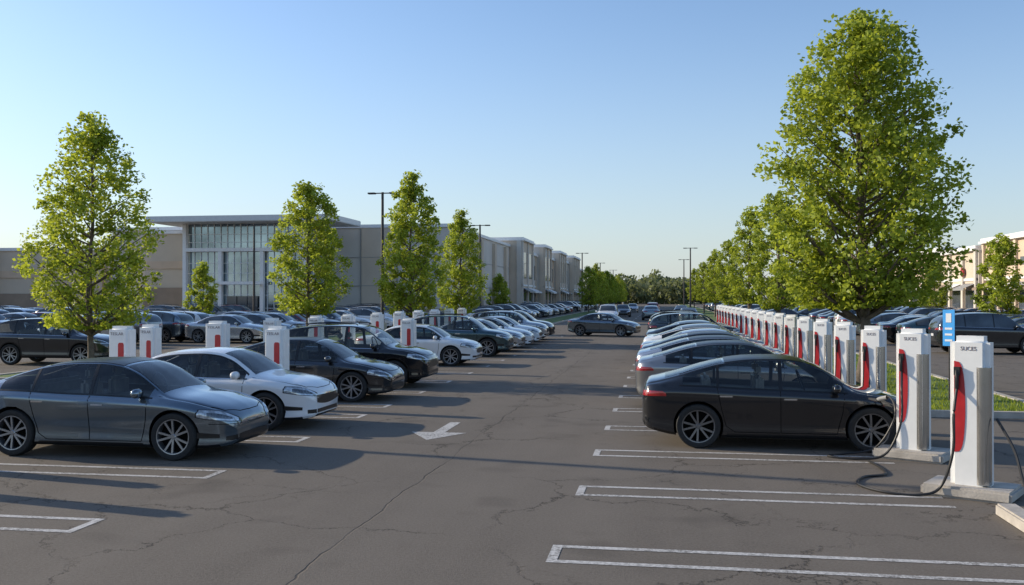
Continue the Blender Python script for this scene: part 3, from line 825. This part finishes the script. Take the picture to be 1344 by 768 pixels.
# ------------------------------------------------------------------ trees
PRO = {'oval': ([0, .06, .15, .28, .45, .62, .78, .90, .97, 1.0], [.55, .84, .97, 1.0, .96, .83, .66, .45, .26, .10]),
       'cone': ([0, .06, .15, .28, .45, .65, .82, .93, 1.0], [.55, .82, .97, 1.0, .91, .72, .48, .27, .10])}
def tree_meshes(seed, H, Rr, zlo, nclump, perc, leaf, trunk_r=.13, mat='leaf_a', pro='cone'):
    rg = np.random.default_rng(seed)
    pt, pr = PRO[pro]
    ch = H-zlo
    T = MB()
    bend = [(rg.normal(0, .04), rg.normal(0, .04)) for _ in range(6)]
    tp = [(0, 0, 0), (bend[0][0], bend[0][1], zlo*.6), (bend[1][0], bend[1][1], zlo+ch*.2), (bend[2][0]*2, bend[2][1]*2, zlo+ch*.5), (bend[3][0]*2, bend[3][1]*2, zlo+ch*.8), (0, 0, H-.3)]
    rad = list(np.interp(np.linspace(0, 1, 40), [0, .05, .5, 1], [trunk_r*1.35, trunk_r, trunk_r*.55, .015]))
    v, f = tube(tp, rad, 10, 8); T.add(v, f)
    cents = []; nb = max(22, nclump//7)
    for i in range(nb):
        t = (i+.5)/nb*.94; a = i*2.399+rg.normal(0, .25); L = Rr*np.interp(t, pt, pr)*rg.uniform(.82, 1.05)
        rise = L*rg.uniform(.5, .85); zt_ = zlo+ch*t
        z0 = max(zt_-rise*.75, zlo*.75); c, s = math.cos(a), math.sin(a)
        br = trunk_r*.34*(1-t)+.010
        P_ = [(0, 0, z0), (c*L*.35, s*L*.35, z0+rise*.3), (c*L*.7, s*L*.7, z0+rise*.7), (c*L*.88, s*L*.88, z0+rise*.92)]
        v, f = tube(P_, [br, br*.75, br*.5, br*.25], 5, 4); T.add(v, f)
        k = max(3, int(nclump/nb*(.45+.9*L/Rr)))
        for j in range(k):
            u = rg.uniform(.15, 1.0)**.6
            x_, y_, z_ = c*L*u+rg.normal(0, .12*Rr), s*L*u+rg.normal(0, .12*Rr), z0+rise*u*u*.95+rg.normal(.05, .28)
            z_ = min(z_, H-.12); tt = min(max((z_-zlo)/ch, 0), 1); rm_ = Rr*np.interp(tt, pt, pr)*rg.uniform(.90, 1.06); rr_ = math.hypot(x_, y_)
            if rr_ > rm_: x_ *= rm_/rr_; y_ *= rm_/rr_
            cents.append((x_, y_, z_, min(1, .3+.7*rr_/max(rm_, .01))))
    for i in range(max(5, nclump//22)): cents.append((rg.normal(0, .12), rg.normal(0, .12), H-rg.uniform(.1, 1.3), .95))
    cents = np.array(cents); nc = len(cents)
    csz = rg.uniform(.15, .31, nc)*(Rr/2.2)**.5
    ctint = rg.uniform(.15, .98, nc)*(.35+.65*cents[:, 3])  # inner clumps tinted darker: crown shade put into the leaf colour
    idx = np.repeat(np.arange(nc), rg.integers(int(perc*.5), int(perc*1.5), nc)); n = len(idx)
    off = rg.normal(0, 1, (n, 3)); off /= np.linalg.norm(off, axis=1)[:, None]; off *= (rg.random(n)**.55*1.4)[:, None]; off[:, 2] *= .9
    C = cents[idx, :3]+off*csz[idx, None]
    low = C[:, 2] < zlo; C[low, 2] = zlo-(zlo-C[low, 2])*.25
    d1 = rg.normal(0, 1, (n, 3)); d1[:, 2] *= .6; d1 /= np.linalg.norm(d1, axis=1)[:, None]
    d2 = rg.normal(0, 1, (n, 3)); d2 -= (d2*d1).sum(1)[:, None]*d1; d2 /= np.linalg.norm(d2, axis=1)[:, None]
    s = leaf*rg.uniform(.6, 1.3, n)
    V = np.zeros((n, 4, 3)); V[:, 0] = C-d1*s[:, None]*.55; V[:, 1] = C+d2*s[:, None]*.42; V[:, 2] = C+d1*s[:, None]*.6; V[:, 3] = C-d2*s[:, None]*.42
    me = bpy.data.meshes.new('crown'); me.vertices.add(n*4); me.vertices.foreach_set('co', V.ravel().astype(np.float32))
    me.loops.add(n*4); me.loops.foreach_set('vertex_index', np.arange(n*4, dtype=np.int32))
    me.polygons.add(n); me.polygons.foreach_set('loop_start', np.arange(0, n*4, 4, dtype=np.int32)); me.polygons.foreach_set('loop_total', np.full(n, 4, dtype=np.int32))
    me.update(calc_edges=True)
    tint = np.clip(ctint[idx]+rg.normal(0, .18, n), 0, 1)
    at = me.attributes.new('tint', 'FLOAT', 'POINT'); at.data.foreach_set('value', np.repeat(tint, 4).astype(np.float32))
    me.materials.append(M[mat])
    return T.mesh('trunk', ['bark'], smooth=True, angle=60), me
TR = {
 'big': tree_meshes(3, 10.2, 2.60, 2.25, 860, 42, .115, .16, pro='oval'),
 'tall1': tree_meshes(11, 9.4, 1.95, 2.2, 300, 40, .15, .13, pro='oval'), 'tall2': tree_meshes(12, 9.4, 1.9, 2.1, 300, 40, .15, .13),
 'mid1': tree_meshes(21, 8.4, 2.15, 1.5, 500, 38, .11, .11, 'leaf_b'), 'mid2': tree_meshes(22, 8.4, 2.05, 1.5, 420, 40, .13, .11, 'leaf_b', 'oval'), 'mid3': tree_meshes(23, 8.6, 1.8, 1.5, 400, 40, .13, .11, 'leaf_b'),
 'small': tree_meshes(31, 5.2, 1.3, 1.1, 150, 42, .14, .07, 'leaf_b'),
}
def tree(k, x, y, s=1., rz=None, label='young broadleaf tree with fresh green leaves', z=.09, sxy=1.):
    r_ = empty('tree', (x, y, z), rz if rz is not None else random.uniform(0, 6.28), (s*sxy, s*sxy, s))
    obj('trunk', TR[k][0], r_); obj('crown', TR[k][1], r_); tag(r_, label, 'tree', 'trees planted in the parking lot')
tree('big', 5.2, 26.3, .965, .5, 'tall full maple tree behind the chargers')
for y, s, k in [(51.0, .84, 'tall1'), (68, .92, 'tall2'), (88, .80, 'tall1'), (112, .84, 'tall2'), (142, .80, 'tall1'), (185, .84, 'tall2')]:
    tree(k, 6.0, y, s, label='tall tree on the grass island behind the chargers')
tree('mid1', -17.9, 27.5, .96, 1.2, 'leafy young tree on the island behind parked cars')
tree('mid2', -18.5, 47.7, 1.0, label='leafy young tree on the parking island')
tree('mid3', -13.1, 48.5, 1.04, label='leafy young tree near the lamp post', z=0.0)
tree('mid3', -12.9, 60.0, .92, label='leafy young tree near the aisle end')
tree('small', -36, 70, .98, label='small young tree in front of the mall')
tree('small', 21.2, 64, 1.2, label='small tree in front of the shops'); tree('small', 21.2, 79, 1.02, label='small tree in front of the shops')
tree('small', 21.2, 95, 1.0, label='small tree in front of the shops')
for i, y in enumerate((140, 155, 170, 188, 208, 230, 255)): tree(['mid2', 'mid3', 'mid1'][i % 3], -10.8, y, .82+.08*(i % 2), label='small tree on the far median')
tree('small', -19.5, 112, 1.0, label='small dark tree beside the mall wall', z=0); tree('small', -20.4, 120, .9, label='small dark tree beside the mall wall', z=0)
tree('mid1', -32.5, 24.6, .75, label='young tree at the lot edge', z=0)

n = 60000
cx = np.concatenate([rng.uniform(-70, 30, 60), rng.uniform(30, 260, 75), rng.uniform(-220, -70, 25)]); cy = rng.uniform(320, 400, len(cx)); ch = rng.uniform(6, 10, len(cx)); ch[:60] *= 1.25
idx = rng.integers(0, len(cx), n)
u = rng.normal(0, 1, (n, 3)); u /= np.linalg.norm(u, axis=1)[:, None]
rad_ = (rng.random(n)**.35)*(1+.10*np.sin(u[:, 0]*7+idx)+.10*np.cos(u[:, 2]*9+idx*1.7))
C = np.c_[cx[idx]+u[:, 0]*ch[idx]*.60*rad_, cy[idx]+u[:, 1]*ch[idx]*.60*rad_, np.maximum(.2, ch[idx]*(.48+.5*u[:, 2]*rad_))]
d1 = rng.normal(0, 1, (n, 3)); d1 /= np.linalg.norm(d1, axis=1)[:, None]; d2 = rng.normal(0, 1, (n, 3)); d2 -= (d2*d1).sum(1)[:, None]*d1; d2 /= np.linalg.norm(d2, axis=1)[:, None]
s = rng.uniform(.45, .8, n)[:, None]
V = np.stack([C-d1*s, C+d2*s, C+d1*s, C-d2*s], 1)
me = bpy.data.meshes.new('wood'); me.from_pydata(V.reshape(-1, 3).tolist(), [], [(4*i, 4*i+1, 4*i+2, 4*i+3) for i in range(n)])
tn = np.clip(rng.random(len(cx))[idx]*.6+rng.random(n)*.4, 0, 1)
at = me.attributes.new('tint', 'FLOAT', 'POINT'); at.data.foreach_set('value', np.repeat(tn, 4).astype(np.float32)); me.materials.append(M['leaf_far'])
o = obj('distant_wood', me); tag(o, 'far wood of rounded green trees along the horizon', 'trees'); o['kind'] = 'stuff'

# ------------------------------------------------------------------ buildings
mall = empty('shopping_mall', (0, 0, 0)); tag(mall, 'long grey and beige mall with glass entrance under flat canopy', 'building')
b_ = MB()
b_.box(-60, 96, 0, -22, 135, 9.7, 0)
b_.box(-60.15, 95.8, 9.7, -21.8, 135.2, 10.05, 1)
b_.box(-34, 95.75, 0, -21.75, 95.993, 1.2, 2); b_.box(-21.99, 96, 0, -21.75, 135, 1.2, 2)
for y in (104, 113, 122, 131): b_.box(-21.995, y-.6, 1.2, -21.6, y+.6, 9.4, 4)
b_.box(-31.4, 95.9, 1.2, -27.6, 95.985, 9.68, 4)
for x in (-31.5, -27.5, -23.5): b_.box(x-.04, 95.88, 1.2, x+.04, 95.99, 9.6, 3)
for z in (3.6, 6.6): b_.box(-34, 95.86, z-.03, -22, 95.99, z+.03, 3); b_.box(-21.99, 96, z-.03, -21.94, 135, z+.03, 3)
obj('wall', b_.mesh('wall', ['stucco_light', 'trim_white', 'stucco_brown', 'trim_grey', 'stucco_beige']), mall)
b_ = MB()
b_.box(-112, 98, 0, -54.4, 130, 7.7, 0); b_.box(-112.2, 97.8, 7.7, -54.4, 130, 8.05, 1)
b_.box(-112, 97.75, 0, -54.4, 97.99, 2.8, 2); b_.box(-112, 97.85, 4.6, -54.4, 97.985, 5.4, 3)
b_.box(-84, 96.5, 0, -76, 97.74, 8.6, 2); b_.box(-70, 97.2, 0, -62, 97.74, 6.0, 3)
b_.box(-54.4, 93, 0, -47.4, 98, 9.1, 0); b_.box(-54.6, 92.8, 9.1, -47.4, 98, 9.4, 1); b_.box(-54.4, 92.7, 0, -47.4, 92.99, 3.4, 2); b_.box(-54.4, 92.85, 5.4, -47.4, 92.985, 6.2, 3)
b_.box(-84.2, 96.3, 8.6, -75.8, 97.99, 8.9, 1)
for x in (-104, -96, -90): b_.box(x-.6, 97.4, 2.8, x+.6, 97.99, 7.6, 3)
obj('wing', b_.mesh('wing', ['stucco_beige', 'trim_white', 'stucco_brown', 'stucco_tan']), mall)
b_ = MB(); b_.box(-47.3, 89.0, 0, -34.6, 95.99, 9.7, 0); obj('glass_wall', b_.mesh('glass_wall', ['facade_glass']), mall)
b_ = MB()
x = -47.3
while x <= -34.5: b_.box(x-.03, 88.90, 0, x+.03, 88.99, 9.7); x += .7055
for z in (1.3, 2.6, 4.8, 5.8, 7.9, 8.7): b_.box(-47.3, 88.92, z-.025, -34.6, 88.985, z+.025)
yy = 90.2
while yy < 96: b_.box(-34.59, yy-.05, 0, -34.48, yy+.05, 9.5); b_.box(-47.42, yy-.05, 0, -47.31, yy+.05, 9.5); yy += 1.41
b_.box(-47.4, 88.3, 6.95, -34.5, 88.84, 7.3); b_.box(-43.8, 87.9, 3.65, -38.8, 88.29, 3.95)
for x in (-47.4, -43.6, -39.2, -34.8): b_.box(x-.18, 88.35, 0, x+.18, 88.80, 9.71 if x in (-47.4, -34.8) else 6.94)
obj('frame', b_.mesh('frame', ['trim_white']), mall)
b_ = MB(); b_.box(-50.0, 85.6, 9.72, -31.0, 94.5, 10.3); obj('canopy', b_.mesh('canopy', ['roof_metal'], bevel=.05), mall)
for x in (-43.0, -41.9, -40.8):
    b_ = MB(); b_.box(x, 88.72, 0.02, x+1.0, 88.85, 2.5); obj('door', b_.mesh('door', ['dark_glass']), mall)

def shop(y0, y1, xf, h, m, label, side=1, wm='dark_glass'):
    r_ = empty('shop_building', (xf, y0, 0)); w = y1-y0
    def X(a): return a*side
    def bx(B, xa, ya, za, xb, yb, zb, mi=0): B.box(min(X(xa), X(xb)), ya, za, max(X(xa), X(xb)), yb, zb, mi)
    B = MB(); bx(B, -22, 0.02, 0, 0, w-.02, h); obj('wall', B.mesh('wall', [m]), r_)
    B = MB(); bx(B, -22, -.12, h, .45, w+.12, h+.22); bx(B, -22, -.04, h+.22, .25, w+.04, h+.5); obj('cornice', B.mesh('cornice', ['trim_white']), r_)
    B = MB(); bx(B, .003, 0.05, 4.0, .12, w-.05, 4.25); obj('trim_band', B.mesh('trim_band', ['trim_white']), r_)
    n = max(2, int(w/4)); st = w/n; pm = 'stucco_beige' if m != 'stucco_beige' else 'stucco_light'
    for i in range(n+1):
        yc = min(max(i*st, .35), w-.35); B = MB(); bx(B, .004, yc-.3, 0, .22, yc+.3, h-.02); obj('pilaster', B.mesh('pilaster', [pm]), r_)
    for a, b in ((-.7, -.02), (-8, -7.3)):
        B = MB(); bx(B, a, -.16, 0, b, .0, h-.02); obj('pilaster', B.mesh('pilaster', [pm]), r_)
    for i in range(n):
        ya, yb = i*st+.55, (i+1)*st-.55
        B = MB(); bx(B, .004, ya, .5, .05, yb, 3.2); obj('window', B.mesh('window', [wm]), r_)
        if h > 7:
            B = MB(); bx(B, .004, ya+.4, 5.2, .05, yb-.4, h-1.6); obj('window', B.mesh('window', [wm]), r_)
        B = MB(); ym, y2 = ya-.1, yb+.1
        B.add([(X(.05), ym, 3.75), (X(.05), y2, 3.75), (X(1.2), y2, 3.25), (X(1.2), ym, 3.25)], [(0, 1, 2, 3)])
        B.add([(X(1.2), ym, 3.25), (X(1.2), y2, 3.25), (X(1.2), y2, 3.05), (X(1.2), ym, 3.05)], [(0, 1, 2, 3)])
        obj('awning', B.mesh('awning', [['trim_grey', 'trim_white', 'stucco_brown'][i % 3]]), r_)
    tag(r_, label, 'building', 'shops along the road'); return r_
segs = [(135.3, 147, -20.2, 10.6, 'stucco_beige'), (147, 158, -21.2, 9.2, 'stucco_light'), (158, 168, -19.8, 10.8, 'stucco_light'), (168, 182, -21, 9.4, 'stucco_tan'), (182, 194, -19.8, 10.9, 'stucco_light'), (194, 210, -21, 9.8, 'stucco_beige'), (210, 226, -19.8, 11.2, 'stucco_light'), (226, 250, -21, 9.2, 'stucco_brown')]
for y0, y1, xf, h, m in segs: shop(y0, y1, xf, h, m, 'tall stucco shop block with cornice beside the road', 1)
rs = [(58, 72, 31, 7.4, 'stucco_tan'), (72, 84, 30.5, 8.0, 'brick_red'), (84, 97, 30.5, 7.5, 'stucco_tan'), (97, 110, 30.0, 6.9, 'stucco_beige'), (110, 124, 30.5, 7.4, 'stucco_tan'), (125, 150, 33, 6.5, 'stucco_tan'), (150, 185, 33, 7.6, 'stucco_beige')]
for i, (y0, y1, xf, h, m) in enumerate(rs): shop(y0, y1, xf, h, m, 'brick and tan strip mall shop with awnings', -1)
b_ = MB(); b_.box(54, 108.2, 0, 80, 124, 11.0); b_.box(53.8, 108.0, 11.0, 80.2, 124.2, 11.5, 1); tag(obj('office_building', b_.mesh('office_building', ['stucco_brown', 'trim_grey'])), 'dark taller block behind the strip mall shops', 'building')
r_ = empty('shop_sign', (30.2, 101, 4.9)); b_ = MB(); b_.lathe([(0, -.06), (.45, -.06), (.45, .06), (0, .06)], 28, 'y'); obj('disc', b_.mesh('disc', ['sign_red']), r_, rot=(0, 0, R(90)), loc=(-.45, 0, 0))
obj('lettering', text_mesh('e', .8, 'sign_white'), r_, (-.54, 0, .03), (R(90), 0, R(-90))); tag(r_, 'small round red shop sign with white letter e', 'sign')

# ------------------------------------------------------------------ light, world, camera
elev = R(21); az = R(11)
sd = Vector((-math.cos(az)*math.cos(elev), math.sin(az)*math.cos(elev), math.sin(elev)))
L = bpy.data.lights.new('sun', 'SUN'); L.energy = 5.0; L.angle = R(.5); L.color = (1, .87, .67)
lo = bpy.data.objects.new('sun', L); COL.objects.link(lo); lo.rotation_euler = (-sd).to_track_quat('-Z', 'Y').to_euler(); lo.location = (-30, 10, 30)
w = bpy.data.worlds.new('World'); scene.world = w; w.use_nodes = True; nt = w.node_tree
sk = nt.nodes.new('ShaderNodeTexSky'); sk.sky_type = 'NISHITA'; sk.sun_disc = False; sk.sun_elevation = elev
sk.sun_rotation = math.atan2(sd.x, sd.y); sk.air_density = 1.0; sk.dust_density = .5; sk.ozone_density = 3.0; sk.altitude = 0
tint = nmix(nt, 1.0, sk.outputs[0], (1.32, 1.28, 1.30), 'MULTIPLY')
tcw = nt.nodes.new('ShaderNodeTexCoord'); sp = nt.nodes.new('ShaderNodeSeparateXYZ'); nt.links.new(tcw.outputs['Generated'], sp.inputs[0])
hz = nmath(nt, 'SUBTRACT', 1, nramp(nt, sp.outputs[2], 0.0, .30), True)
hz = nmath(nt, 'MULTIPLY', nmath(nt, 'POWER', hz, 1.6), .75, True)
skc = nmix(nt, hz, tint, (3.6, 4.05, 4.4))
nt.links.new(skc, nt.nodes['Background'].inputs[0]); nt.nodes['Background'].inputs[1].default_value = .15
cam = bpy.data.cameras.new('camera'); co = bpy.data.objects.new('camera', cam); COL.objects.link(co)
co.location = (0, 0, 2.4); co.rotation_euler = (R(90.28), 0, R(9.07)); cam.sensor_width = 36; cam.lens = 1240/1344*36
cam.clip_end = 9000; scene.camera = co
scene.view_settings.view_transform = 'Standard'; scene.view_settings.look = 'None'; scene.view_settings.exposure = 0
